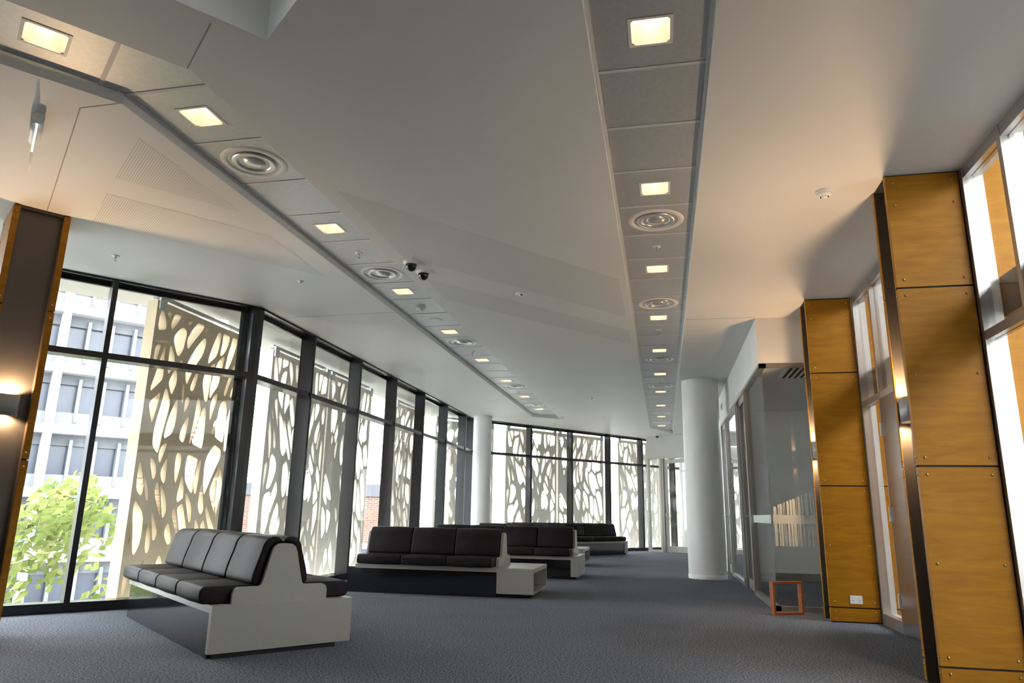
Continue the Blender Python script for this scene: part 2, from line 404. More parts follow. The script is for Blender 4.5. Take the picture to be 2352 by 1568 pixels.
# --- glazed facades (dark frames)
def mullion(par, p, out, along, wd=.05, depth=GD, name='mullion', m='darkalu'):
    q = p+out*depth; n = along*wd/2
    MB().prism([tuple(p-n), tuple(p+n), tuple(q+n), tuple(q-n)], 0, HC).build(name, m, par)
    MB().prism([tuple(p-n*.25-out*.003), tuple(p+n*.25-out*.003), tuple(p+n*.25+out*.01), tuple(p-n*.25+out*.01)], .01, HC-.01).build('cover_strip', m, par)
TRZ = 2.405
def bay(par, p, q, out):
    al = (q-p).normalized(); p2, q2 = p+al*.025, q-al*.025
    def rail(n, a, b, z0, z1):
        MB().prism([tuple(p2+out*a), tuple(q2+out*a), tuple(q2+out*b), tuple(p2+out*b)], z0, z1).build(n, 'darkalu', par)
    rail('transom', .012, GD, TRZ-.03, TRZ+.03)
    rail('sill_rail', .0, GD, 0, .085)
    rail('head_rail', .0, .02, HC-.022, HC+.02)
    rail('head_rail', .02, GD+.02, HC-.004, HC+.10)
    rail('head_rail', GD-.03, GD+.01, HC-.05, HC)
    for z0, z1 in ((.085, TRZ-.03), (TRZ+.03, HC-.05)):
        mb = MB(); g = out*(GD-.02); g2 = out*(GD-.008)
        mb.prism([tuple(p2+g), tuple(q2+g), tuple(q2+g2), tuple(p2+g2)], z0, z1).build('glass_pane', 'glass', par)
win1 = tag(empty('window_1'), kind='structure')
ys = [C1.y]+[8.43+1.515*i for i in range(6)]+[C2.y]
OX = Vector((-1, 0)); AY = Vector((0, 1))
for i in range(len(ys)-1):
    bay(win1, Vector((XN, ys[i])), Vector((XN, ys[i+1])), OX)
    if i: mullion(win1, Vector((XN, ys[i])), OX, AY)
win2 = tag(empty('window_2'), kind='structure')
for i in range(3):
    bay(win2, C1-U*BAY*(i+1), C1-U*BAY*i, OUT)
    mullion(win2, C1-U*BAY*(i+1), OUT, U)
MB().prism([tuple(C1-U*.075), tuple(C1), tuple(C1+AY*.085), tuple(C1+AY*.085+OX*GD), tuple(C1+OX*GD*1.25+OUT*.02), tuple(C1-U*.075+OUT*GD)], 0, HC).build('corner_post', 'darkalu', win1)
win3 = tag(empty('window_3'), kind='structure')
fp = [C2]+[M9+D3*1.42*i for i in (-1+0, 0, 1, 2, 3, 4, 5)]
fp = [C2, M9, M9+D3*1.44, M9+D3*2.90, M12, M12+D3*1.45, M12+D3*2.9]
for i in range(len(fp)-1):
    bay(win3, fp[i], fp[i+1], OUT3)
    if i: mullion(win3, fp[i], OUT3, D3, wd=.06)
MB().prism([tuple(C2-AY*.06), tuple(C2+D3*.06), tuple(C2+D3*.06+OUT3*GD), tuple(C2-AY*.06+OX*GD)], 0, HC).build('corner_post', 'darkalu', win3)

# outside soffit
so = MB()
sl = [tuple(C1+OUT*.21), tuple(E1+OUT*.21), tuple(E1+OUT*1.5), tuple(C1+OUT*1.5+U*.1), (-5.95, 8.75), (-5.95, 17.2), tuple(C2+OUT3*1.45+D3*.7), tuple(M12+D3*3+OUT3*1.1), tuple(M12+D3*3+OUT3*.21), tuple(C2+OUT3*.21+OX*.05), (XN-.21, 9)]
so.prism(sl, HC+.16, HC+.35)
soff = so.build('soffit', 'soffit'); tag(soff, kind='structure')
MB().prism([tuple(C1+OUT*.19-U*.02), tuple(E1+OUT*.19), tuple(E1+OUT*.24), tuple(C1+OUT*.24)], HC, HC+.2).build('fascia_strip', 'soffit', soff)
MB().box(XN-.25, XN-.20, C1.y, C2.y, HC, HC+.2).build('fascia_strip', 'soffit', soff)
MB().prism([tuple(C2+OUT3*.2), tuple(M12+D3*3+OUT3*.2), tuple(M12+D3*3+OUT3*.25), tuple(C2+OUT3*.25)], HC, HC+.2).build('fascia_strip', 'soffit', soff)

# --- right-hand glazing between the piers (silver frames)
XG = 1.98
def silver_bay(name, ya, yb, mull, door=None):
    r = tag(empty(name), kind='structure')
    MB().box(XG, XG+.07, ya, yb, HC-.075, HC).build('head_rail', 'silver', r)
    MB().box(XG, XG+.07, ya, yb, 2.035, 2.095).build('transom', 'silver', r)
    solid_end = door[1] if door else ya
    MB().box(XG, XG+.07, solid_end, yb, 0, .10).build('sill_rail', 'silver', r)
    MB().box(XG+.07, XG+.12, solid_end, yb, .06, .10).build('outer_sill', 'palealu', r)
    for y in [yb-.018]+list(mull)+[ya+.018]:
        MB().box(XG-.004, XG+.07, y-.022, y+.022, 0, HC).build('mullion', 'silver', r)
        MB().box(XG+.07, XG+.12, y-.018, y+.018, .06, HC+.05).build('mullion_fin', 'palealu', r)
    MB().box(XG+.07, XG+.12, ya, yb, HC-.06, HC+.05).build('head_fin', 'palealu', r)
    cuts = [ya+.03]+sorted(mull)+[yb-.04]
    for i in range(len(cuts)-1):
        a, b = cuts[i]+.022, cuts[i+1]-.022
        MB().box(XG+.035, XG+.047, a, b, 2.095, HC-.075).build('glass_pane', 'glass', r)
        if not (door and b <= door[1]+.05): MB().box(XG+.035, XG+.047, a, b, .10, 2.035).build('glass_pane', 'glass', r)
    return r
silver_bay('window_4', 5.11, 7.66, [7.04, 6.1], door=(6.1, 7.04))
silver_bay('window_5', 2.2, 4.80, [4.24, 3.2])
ws = MB().box(XG, XG+.12, -5, 2.2, 0, HC).build('wall_side', 'wallwhite'); tag(ws, kind='structure')
dr = tag(empty('door_1', (XG, 0, 0)), kind='structure')
MB().box(-.012, .03, 6.13, 7.015, .012, 2.03).build('door_leaf', 'steel', dr)
MB().box(-.012, .03, 5.13, 6.09, .012, 2.03).build('door_leaf', 'steel', dr)
for y in (6.03, 6.19): MB().tube([(-.03, y, .85), (-.03, y, 1.25)], .012).build('pull_handle', 'chrome', dr)
for z in (.27, 1.0, 1.75): MB().box(-.026, -.006, 7.012, 7.03, z-.06, z+.06).build('hinge', 'palealu', dr)
# dark beam outside behind the glass
MB().box(2.112, 2.17, 5.2, 7.64, 2.2, 2.44).build('outer_beam', 'channel'); tag(bpy.data.objects['outer_beam'], kind='structure')
ob2 = MB().box(2.112, 2.17, -4, 4.78, 2.2, 2.44).build('outer_beam', 'channel'); tag(ob2, kind='structure')
MB().box(2.105, 2.20, -4, 4.78, 2.185, 2.2).build('flange', 'channel', ob2)
cw = MB().box(5.2, 5.4, -5, 12, -.2, 3.75).build('wall_sky_block', 'skyblockwall'); tag(cw, kind='structure')  # unseen wall added beyond the glazing to cut sky light and its reflections
brm = MB(); brm.box(3.62, 3.74, 20.3, 25.2, 0, HC); e_ = M12+D3*3.1; brm.bar((3.7, 25.1), (e_.x, e_.y+.1), .12, 0, HC)
bro = brm.build('wall_back_room', 'wallwhite'); tag(bro, kind='structure')
terr = MB().box(2.12, 9, -5, 8.3, -.2, -.02).build('terrace_slab', 'ground'); tag(terr, kind='structure')
# wall behind the camera and beyond the facade end
wb = MB().box(E1.x-.3, 2.2, -5.2, -5, 0, HC+.1).build('wall_back', 'wallwhite'); tag(wb, kind='structure')
wl = MB().box(E1.x-.3, E1.x-.1, -5, E1.y+.1, 0, HC+.1).build('wall_left', 'wallwhite'); tag(wl, kind='structure')

# --- glazed meeting room: partition on X = 1.11, front on Y = 8.35
XP, YP, ZB = 1.11, 8.35, 2.62
wr = tag(empty('wall_right'), kind='structure')
MB().box(XP, XP+.12, YP, 20.3, ZB+.04, HC).build('bulkhead', 'wallwhite', wr)
MB().box(XP+.12, 3.6, YP, YP+.12, ZB+.04, HC).build('bulkhead', 'wallwhite', wr)
MB().box(XP-.004, XP+.08, YP-.004, 14.1, ZB, ZB+.04).build('head_rail', 'silver', wr)
MB().box(XP, 2.6, YP-.004, YP+.08, ZB, ZB+.04).build('head_rail', 'silver', wr)
MB().box(XP, XP+.07, YP, 10.0, 0, .05).build('sill_rail', 'silver', wr)
MB().box(XP, XP+.07, 11.05, 13.1, 0, .05).build('sill_rail', 'silver', wr)
MB().box(XP, 2.6, YP, YP+.07, 0, .05).build('sill_rail', 'silver', wr)
for y in (9.98, 10.96, 11.15, 13.08, 13.98): MB().box(XP-.01, XP+.07, y-.03, y+.03, 0, ZB).build('mullion', 'silver', wr)
MB().box(XP+.03, XP+.042, YP+.015, 9.95, .05, ZB).build('glass_pane', 'glass', wr)
MB().box(XP+.03, XP+.042, 11.18, 13.05, .05, ZB).build('glass_pane', 'glass', wr)
MB().box(XP+.015, 2.6, YP+.03, YP+.042, .05, ZB).build('glass_pane', 'glass', wr)
MB().box(XP, XP+.12, 14.0, 20.3, 0, ZB+.04).build('solid_wall', 'wallwhite', wr)
MB().box(3.5, 3.62, YP, 20.3, 0, HC).build('solid_wall', 'wallwhite', wr)
MB().box(XP+.12, 3.5, 12.4, 12.5, 0, HC).build('solid_wall', 'wallwhite', wr)
MB().box(2.6, 3.6, YP, YP+.12, 0, HC).build('solid_wall', 'wallwhite', wr)
MB().box(XP+.12, 3.5, YP+.12, 12.4, ZB+.06, ZB+.12).build('room_ceiling', 'ceiling', wr)
MB().box(XP+.12, 3.5, 12.37, 12.4, 0, .12).build('skirting', 'silver', wr)
MB().box(3.47, 3.5, YP+.12, 12.37, 0, .12).build('skirting', 'silver', wr)
for i in range(2): pass
# frosted manifestation: a plain band with bars of varied width above and below
rng = random.Random(5)
fz = tag(empty('manifestation', parent=wr))
MB().box(XP+.05, 2.5, YP+.0275, YP+.029, .895, .985).build('frosted_band', 'frostfilm', fz)
MB().box(XP+.0275, XP+.029, YP+.03, 9.94, .895, .985).build('frosted_band', 'frostfilm', fz)
x = XP+.06
while x < 2.45:
    wd = rng.choice((.007, .010, .014, .022, .03)); h = min(1, .25+(x-XP)*1.6)
    MB().box(x, x+wd, YP+.0275, YP+.029, .985, .985+.26*h).build('frosted_bar', 'frostfilm', fz)
    MB().box(x, x+wd, YP+.0275, YP+.029, .66, .895).build('frosted_bar', 'frostfilm', fz)
    x += wd+rng.choice((.006, .010, .016, .026))
# doors of the meeting rooms
for n, (ya, yb) in enumerate(((10.02, 10.92), (13.12, 13.94))):
    d = tag(empty('door_%d' % (n+2), (XP, 0, 0)), kind='structure')
    f = MB(); f.box(.02, .06, ya, ya+.06, .01, ZB); f.box(.02, .06, yb-.06, yb, .01, ZB); f.box(.02, .06, ya, yb, ZB-.09, ZB); f.box(.02, .06, ya, yb, .01, .14)
    f.build('door_frame', 'silver', d)
    MB().box(.035, .045, ya+.06, yb-.06, .14, ZB-.09).build('glass_pane', 'glass', d)
    MB().box(-.02, .02, ya+.01, ya+.05, .93, 1.02).build('lock', 'chrome', d)
    MB().tube([(-.035, ya+.03, .97), (-.035, ya+.16, .97)], .009).build('lever_handle', 'chrome', d)
# far angled wall with sliding glass door
wf = tag(empty('wall_far', (W0.x, W0.y, 0), math.atan2(WD.y, WD.x)), kind='structure')
LF = (W1-W0).length
MB().box(-.02, LF, -.05, .05, 2.60, HC).build('bulkhead', 'wallwhite', wf)
MB().box(-.02, LF, -.06, .06, 2.55, 2.60).build('head_rail', 'palealu', wf)
for x in (.0, .43, .50, 1.42): MB().box(x-.03, x+.03, -.05, .05, 0, 2.55).build('mullion', 'palealu' if x != .5 else 'silver', wf)
MB().box(.03, .40, -.04, .04, 0, .06).build('sill_rail', 'palealu', wf)
MB().box(.03, .40, -.006, .006, .06, 2.55).build('glass_pane', 'glass', wf)
MB().box(1.45, LF, -.05, .05, 0, 2.55).build('solid_wall', 'wallwhite', wf)
d4 = tag(empty('door_4', (W0.x, W0.y, 0), math.atan2(WD.y, WD.x)), kind='structure')
f = MB(); f.box(.54, .62, .0, .045, .01, 2.53); f.box(1.31, 1.39, .0, .045, .01, 2.53); f.box(.62, 1.31, .0, .045, 2.42, 2.53); f.box(.62, 1.31, .0, .045, .01, .17)
f.build('door_frame', 'palealu', d4)
MB().box(.62, 1.31, .017, .027, .17, 2.42).build('glass_pane', 'glass', d4)
MB().box(.56, .60, -.03, .0, .98, 1.06).build('lock', 'chrome', d4)
cl2 = MB().prism([(W0.x, W0.y+.1), (W1.x+.1, W1.y+.1), (3.7, 20), (3.7, 24.3), tuple(M12+D3*3.1)], HC, HC+.05).build('ceiling_back_room', 'ceiling', ceiling)
# the columns
def column(x, y, r, label):
    mb = MB(); mb.lathe([(0, HC), (r, HC), (r, 0), (0, 0)], 64); mb.sm = [True]*len(mb.sm)
    o = empty('round_column', (x, y, 0)); 
    prof = MB(); prof.lathe([(r, HC+.002), (r, .07)], 64); prof.build('shaft', 'columnwhite', o)
    MB().lathe([(r, .07), (r+.004, .068), (r+.004, 0)], 64).build('base_ring', 'columnwhite', o)
    return tag(o, label, 'column')
column(.66, 12.35, .30, 'white round column standing clear beside the glazed meeting rooms')
column(-4.16, 16.42, .218, 'slim white round column at the window corner behind the sofas')
column(.72, 22.3, .22, 'white round column seen through the far glass door')

# ================================================================== PIERS with plywood cladding and sconces
bolt_me = MB().lathe([(.0001, -.006), (.006, -.005), (.009, -.0015), (.009, .0)], 10).mesh('bolt', 'brass')
SE = [0, .135, 1.27, 2.405, HC-.004]
def pier(loc, rz, depth, label, T=.31, TP=.042):
    root = tag(empty('clad_pier', (*loc, 0), rz), label, 'pier')
    MB().box(.065, depth, TP, T-TP, 0, HC-.008).build('channel_face', 'channel', root)
    for a, b in ((TP, TP+.003), (T-TP-.003, T-TP)): MB().box(.004, .066, a, b, 0, HC-.008).build('channel_lip', 'channel', root)
    MB().box(.005, depth, .006, T-.006, HC-.006, HC-.001).build('top_trim', 'blackgap', root)
    for side in (0, 1):
        y0, y1 = (0, TP) if side == 0 else (T-TP, T)
        MB().box(.012, depth-.004, y0+.010, y1-.004, 0, HC-.008).build('backing', 'blackgap', root)
        for i in range(4):
            z0, z1 = SE[i]+(.006 if i else .012), SE[i+1]-.006
            w0, w1 = (0, depth-.012)
            p = MB().box(w0, w1, y0, y1, z0, z1).build('plywood_panel', 'plywood', root)
            rows = [z0+.045, (z0+z1)/2, z1-.045] if i in (1, 2) else ([z0+.05, z0+.57, z1-.05] if i == 3 else [z0+.025, z1-.03])
            cols = [.045, min(depth-.055, .405)] if depth < .7 else [.045, .45, .85, depth-.06]
            for z in rows:
                for x in cols:
                    b = inst(bolt_me, 'bolt', p, (x, y0 if side == 0 else y1, z)); b.rotation_euler = (RAD(-90) if side == 0 else RAD(90), 0, 0)
                if z == rows[0] or z == rows[-1]:
                    b = inst(bolt_me, 'bolt', p, (w0, (y0+y1)/2, z)); b.rotation_euler = (0, RAD(90), 0)
    return root
def sconce(loc, rz, label):
    # half-round metal shade open above and below, light leaves both ways; local -x points to the room
    root = tag(empty('wall_sconce', loc, rz), label, 'wall lamp')
    r, h, dp = .075, .155, .072
    o = []; i_ = []
    def outl(w, d, rr):
        q = [(0, w)]
        for cx, cy, a0 in ((-d+rr, w-rr, 90), (-d+rr, -w+rr, 180)):
            for k in range(7): a = RAD(a0+15*k); q.append((cx+rr*math.cos(a), cy+rr*math.sin(a)))
        return q+[(0, -w)]
    o = outl(r, dp, .03); i_ = outl(r-.004, dp-.004, .027); n = len(o)
    mb = MB()
    vs = [(x, y, -h/2) for x, y in o]+[(x, y, h/2) for x, y in o]+[(x, y, -h/2) for x, y in i_]+[(x, y, h/2) for x, y in i_]
    fs = []
    for k in range(n-1):
        fs += [(k+1, k, n+k, n+k+1), (2*n+k, 2*n+k+1, 3*n+k+1, 3*n+k), (k, k+1, 2*n+k+1, 2*n+k), (n+k+1, n+k, 3*n+k, 3*n+k+1)]
    mb.add(vs, fs, False); mb.sm = [True, True, False, False]*(n-1)
    mb.build('shade', 'shade', root)
    MB().box(-.008, .004, -r*.9, r*.9, -h/2+.01, h/2-.01).build('backplate', 'shade', root)
    bulb = MB().lathe([(.0001, -.058), (.014, -.056), (.018, -.05), (.018, .05), (.014, .056), (.0001, .058)], 14, c=(-.038, 0)).build('lamp', 'lampwarm', root)
    for s, nm in ((1, 'uplight'), (-1, 'downlight')):
        ld = bpy.data.lights.new(nm, 'SPOT'); ld.energy = 48 if s > 0 else 20; ld.color = (1, .66, .36); ld.spot_size = RAD(150); ld.spot_blend = .35; ld.shadow_soft_size = .018
        lo = bpy.data.objects.new(nm+'_beam', ld); COL.objects.link(lo); lo.parent = root; lo.location = (-.038, 0, s*.066)
        lo.rotation_euler = (math.pi if s > 0 else 0, 0, 0)
    return root
P1 = (1.525, 4.80); P2 = (1.525, 7.66)
pier(P1, 0, .455, 'plywood clad pier with wall lamp between the steel door and the side glazing')
pier(P2, 0, .455, 'plywood clad pier with a white power outlet low on its face')
sconce((P1[0]+.065, P1[1]+.155, 1.635), 0, 'half round metal wall lamp on the pier beside the steel door')
sconce((P2[0]+.065, P2[1]+.155, 1.635), 0, 'half round metal wall lamp on the pier beside the glazed meeting room')
PL = Vector((-4.584, 4.473)); PLx = Vector((-.814, .581)).normalized(); PLa = math.atan2(PLx.y, PLx.x)
pier(tuple(PL), PLa, .5, 'plywood clad pier with wall lamp standing alone before the street window', T=.384, TP=.045)
pc = PL+PLx*.065+Vector((-PLx.y, PLx.x))*.192
sconce((pc.x, pc.y, 1.66), PLa, 'half round metal wall lamp on the pier before the street window')
# continuing plywood walls outside the glass
for y in (P1[1], P2[1]):
    root = tag(empty('clad_wall', (2.06, y, 0)), 'outer plywood wall continuing beyond the glass from the %s' % ('steel door pier' if y < 6 else 'power outlet pier'), 'wall')
    MB().box(.02, 1.6, .012, .30, 0, HC+.3).build('core', 'blackgap', root)
    for i in range(4):
        z0, z1 = SE[i]+.006, (SE[i+1]-.006 if i < 3 else HC+.3)
        for x0, x1 in ((.02, .62), (.63, 1.6)):
            p = MB().box(x0, x1, 0, .02, z0, z1).build('plywood_panel', 'plywood', root)
            for z in ([z0+.05, (z0+z1)/2, min(z1, HC)-.05] if i else [z0+.03]):
                for x in (x0+.26, x1-.05):
                    b = inst(bolt_me, 'bolt', p, (x, 0, z)); b.rotation_euler = (RAD(-90), 0, 0)
        MB().box(.02, 1.6, .29, .31, z0, z1).build('plywood_panel', 'plywood', root)
# power outlet
po = tag(empty('power_outlet', (1.762, P2[1], .21)), 'white double power outlet low on the plywood pier', 'outlet')
MB().box(-.054, .054, -.008, 0, -.037, .037).build('cover_plate', 'plastic', po)
for sx in (-1, 1):
    MB().box(sx*.03-.005, sx*.03+.005, -.013, -.008, .012, .024).build('switch', 'trimwhite', po)
    for dx, dz in ((-.006, -.006), (.006, -.006), (0, -.018)):
        MB().box(sx*.03+dx-.0012, sx*.03+dx+.0012, -.0088, -.008, dz-.005, dz+.005).build('socket_slot', 'blackgap', po)

# ================================================================== SCREENS (branch pattern)
def screen_mesh(seed, Wd=1.80, Hh=3.72, dep=.13, dx=.02):
    rs = np.random.RandomState(seed)
    nx, ny = int(round(Wd/dx))+1, int(round(Hh/dx))+1
    X, Y = np.meshgrid(np.linspace(0, Wd, nx), np.linspace(0, Hh, ny))
    Xw = X+.17*np.sin(Y*1.75+X*.8+rs.rand()*6)+.045*np.sin(Y*4.6+X*2+rs.rand()*6)
    Yw = Y+.06*np.sin(X*4.1+rs.rand()*6)
    sx, sy = .168, .60
    S = []
    for j in range(-1, int(Hh/sy)+2):
        for i in range(-1, int(Wd/sx)+2):
            S.append(((i+.5*(j % 2)+rs.uniform(-.42, .42))*sx, (j+rs.uniform(-.45, .45))*sy))
    S = np.array(S); ky = .30
    d = np.sqrt((Xw[..., None]-S[:, 0])**2+((Yw[..., None]-S[:, 1])*ky)**2)
    idx = np.argpartition(d, 3, axis=-1)[..., :4]
    dd = np.take_along_axis(d, idx, -1); o = np.argsort(dd, -1); dd = np.take_along_axis(dd, o, -1); ii = np.take_along_axis(idx, o, -1)
    def bis(k):
        a = S[ii[..., 0]]; b = S[ii[..., k]]
        L = np.sqrt((a[..., 0]-b[..., 0])**2+((a[..., 1]-b[..., 1])*ky)**2)
        return (dd[..., k]**2-dd[..., 0]**2)/(2*L+1e-6)
    def smin(a, b, k):
        h = np.clip(.5+.5*(b-a)/k, 0, 1); return b*(1-h)+a*h-k*h*(1-h)
    tabw = rs.uniform(0, 1, 4096)**1.6
    def ed(k):
        a = np.minimum(ii[..., 0], ii[..., k]); b = np.maximum(ii[..., 0], ii[..., k])
        return bis(k)-(.006+.030*tabw[(a*131+b*37) % 4096])
    g = smin(smin(ed(1), ed(2), .022), ed(3), .018)
    for t in range(5):
        x0 = rs.uniform(-.2, 1.0) if t % 2 == 0 else rs.uniform(.8, 2.0)
        sl = rs.uniform(.22, .46)*(1 if t % 2 == 0 else -1)
        am = rs.uniform(.06, .13); fq = rs.uniform(1.8, 2.9); ph = rs.uniform(0, 6)
        xc = x0+sl*Y+am*np.sin(fq*Y+ph); sp = sl+am*fq*np.cos(fq*Y+ph)
        wt = (.058-.012*Y/Hh*2)*rs.uniform(.65, 1.2)*(1+.18*np.sin(3.3*Y+ph))
        g = smin(g, np.abs(X-xc)/np.sqrt(1+sp**2)-wt, .05)
    fr = np.minimum(np.minimum(X, Wd-X)-.055, np.minimum(Y, Hh-Y)-.075)
    g = smin(g, fr, .03)
    g[0, :] = g[-1, :] = -.05; g[:, 0] = g[:, -1] = -.05
    mb = MB()
    # contour vertices shared along cell edges
    ev = {}; cv = []; cf = []
    def edge(k, p, q, a, b):
        if k in ev: return ev[k]
        t = a/(a-b); pt = (p[0]+(q[0]-p[0])*t, p[1]+(q[1]-p[1])*t)
        ev[k] = len(cv); cv.append(pt); return ev[k]
    front = []
    ins = g < 0
    for j in range(ny-1):
        i = 0
        while i < nx-1:
            c4 = (ins[j, i], ins[j, i+1], ins[j+1, i+1], ins[j+1, i])
            if all(c4):
                i0 = i
                while i < nx-1 and ins[j, i] and ins[j, i+1] and ins[j+1, i+1] and ins[j+1, i]: i += 1
                front.append([(i0*dx, j*dx), (i*dx, j*dx), (i*dx, (j+1)*dx), (i0*dx, (j+1)*dx)])
                continue
            if any(c4):
                P = [(i*dx, j*dx), ((i+1)*dx, j*dx), ((i+1)*dx, (j+1)*dx), (i*dx, (j+1)*dx)]
                G = [g[j, i], g[j, i+1], g[j+1, i+1], g[j+1, i]]
                K = [('h', j, i), ('v', j, i+1), ('h', j+1, i), ('v', j, i)]
                poly = []; cr = []
                for q in range(4):
                    r = (q+1) % 4
                    if c4[q]: poly.append(P[q])
                    if c4[q] != c4[r]:
                        e = edge(K[q], P[q], P[r], G[q], G[r]); poly.append(cv[e]); cr.append((e, c4[q]))
                if len(poly) >= 3: front.append(poly)
                if len(cr) == 2:
                    a = [e for e, f in cr if f][0]; b = [e for e, f in cr if not f][0]
                    cf.append((a, b))
                elif len(cr) == 4:
                    for m_ in (0, 2):
                        a, b = cr[m_], cr[m_+1]
                        cf.append((a[0], b[0]) if a[1] else (b[0], a[0]))
            i += 1
    vs = []; fs = []
    for poly in front:
        o = len(vs); n = len(poly)
        vs += [(x, 0, z) for x, z in poly]; fs.append(tuple(range(o, o+n)))
    mb.add(vs, fs)
    mb.add([(x, dep, z) for x, _, z in vs], [f[::-1] for f in fs])
    n = len(cv)
    # hole walls open slightly towards the room
    mb.add([(x, 0, z) for x, z in cv]+[(x, dep, z) for x, z in cv], [(a, b, n+b, n+a) for a, b in cf], True)
    mb.add([(0, 0, 0), (Wd, 0, 0), (Wd, dep, 0), (0, dep, 0), (0, 0, Hh), (Wd, 0, Hh), (Wd, dep, Hh), (0, dep, Hh)], [(0, 3, 7, 4), (1, 5, 6, 2), (4, 7, 6, 5)[::-1], (0, 1, 2, 3)[::-1]])
    return mb.mesh('branch_panel', 'grc')
SCR = [screen_mesh(s) for s in (3, 11, 24)]
mat('grc_warm_lit', (.62, .51, .35), .85, noise=((3, 3, 1.2), 4, (.57, .46, .30), (.67, .56, .40)), bump=((90, 90, 90), .1, .003))  # screen material again, with the warm light on one screen put into its colour
warm_lit_me = SCR[0].copy(); warm_lit_me.materials.clear(); warm_lit_me.materials.append(M['grc_warm_lit']); SCR.append(warm_lit_me)
pipe_me = MB().tube([(.05, .06, 0), (1.75, .06, 0)], .024, 10).mesh('top_rail', 'galv')
br = MB(); br.box(-.055, .055, -.012, .012, -.10, .05); br.box(-.055, .055, -.012, .10, .035, .05)
for a in (-.03, .03):
    for b in (-.07, -.02): br.lathe([(.0001, 0), (.012, 0), (.012, .0)], 6)
brk_me = br.mesh('bracket', 'galv')
def screen(k, p, rz, label, group, flip=False, z=-.52):
    o = tag(empty('branch_screen', (p[0], p[1], z), rz), label, 'screen', group)
    a = inst(SCR[k], 'branch_panel', o)
    if flip: a.scale = (1, 1, 1); a.rotation_euler = (0, 0, math.pi); a.location = (1.8, .13, 0)
    inst(pipe_me, 'top_rail', o, (0, 0, 3.79))
    for x in (.07, 1.73): inst(brk_me, 'bracket', o, (x, -.014, 3.72))
    return o
XS = -5.45
gl, gf = 'branch pattern screens along the long window wall', 'branch pattern screens behind the far sofa'
screen(3, (XS, 6.63), RAD(90), 'branch pattern screen coloured tan for warm light, outside the corner window behind the near sofa', gl)
for i, y in enumerate((9.10, 10.95, 14.05)):
    screen((1, 2, 0)[i], (XS, y), RAD(90), 'cream branch pattern screen, %s past the corner post outside the long window run' % ORD[i], gl, i % 2 == 1)
BF = C2*0+M9+OUT3*.81; t0 = BF.dot(D3)
aF = math.atan2(D3.y, D3.x)
for i, t in enumerate((9.45, 11.66, 13.52, 15.95, 17.80, 19.65)):
    p = BF+D3*(t-t0)
    screen((0, 1, 2, 1, 0, 2)[i], tuple(p), aF, 'cream branch pattern screen outside the far end windows, %s after the slim column' % ORD[i], gf, i in (2, 4))

# ================================================================== SOFAS
def rprof(y0, y1, z0, z1, r, n=4):
    p = []
    for cx, cz, a0 in ((y1-r, z0+r, -90), (y1-r, z1-r, 0), (y0+r, z1-r, 90), (y0+r, z0+r, 180)):
        for k in range(n+1):
            a = RAD(a0+90*k/n); p.append((cx+r*math.cos(a), cz+r*math.sin(a)))
    return p
def resample(pts, n=3):
    # Catmull-Rom through a closed outline
    out = []; m = len(pts)
    for i in range(m):
        p0, p1, p2, p3 = (Vector(pts[(i+k) % m]) for k in (-1, 0, 1, 2))
        for k in range(n):
            t = k/n; out.append(tuple(.5*((2*p1)+(p2-p0)*t+(2*p0-5*p1+4*p2-p3)*t*t+(3*p1-p0-3*p2+p3)*t**3)))
    return out
def cushion(prof, x0, x1, r=.016):
    n = len(prof)
    a = sum(prof[i][0]*prof[(i+1) % n][1]-prof[(i+1) % n][0]*prof[i][1] for i in range(n))
    if a < 0: prof = prof[::-1]
    P = [Vector(p) for p in prof]
    nr = []
    for i in range(n):
        t = (P[(i+1) % n]-P[i-1]); t.normalize(); nr.append(Vector((t.y, -t.x)))
    sec = [(x0, -r), (x0+r*.12, -r*.5), (x0+r*.4, -r*.18), (x0+r, 0), ((x0+x1)/2, .004), (x1-r, 0), (x1-r*.4, -r*.18), (x1-r*.12, -r*.5), (x1, -r)]
    vs = []; fs = []
    for x, o in sec:
        for p, q in zip(P, nr): vs.append((x, p.x+q.x*o, p.y+q.y*o))
    for s in range(len(sec)-1):
        for i in range(n):
            j = (i+1) % n; fs.append((s*n+i, s*n+j, (s+1)*n+j, (s+1)*n+i))
    L = (len(sec)-1)*n
    fs += [tuple(range(n-1, -1, -1)), tuple(L+i for i in range(n))]
    mb = MB(); mb.add(vs, fs, True); return mb
SW = .565
BELL = [(-.335, .33), (-.335, .395), (-.325, .42), (-.30, .434), (-.165, .436), (-.147, .445), (-.135, .48), (-.092, .655), (-.078, .692), (-.05, .712), (0, .716)]
BELL = BELL+[(-y, z) for y, z in BELL[-2::-1]]
BACKP = [(-.150, .448), (-.180, .446), (-.200, .462), (-.190, .53), (-.150, .66), (-.138, .705), (-.112, .742), (-.072, .760), (-.032, .755), (-.006, .733), (-.008, .720), (-.05, .716), (-.083, .694), (-.098, .655), (-.135, .50)]
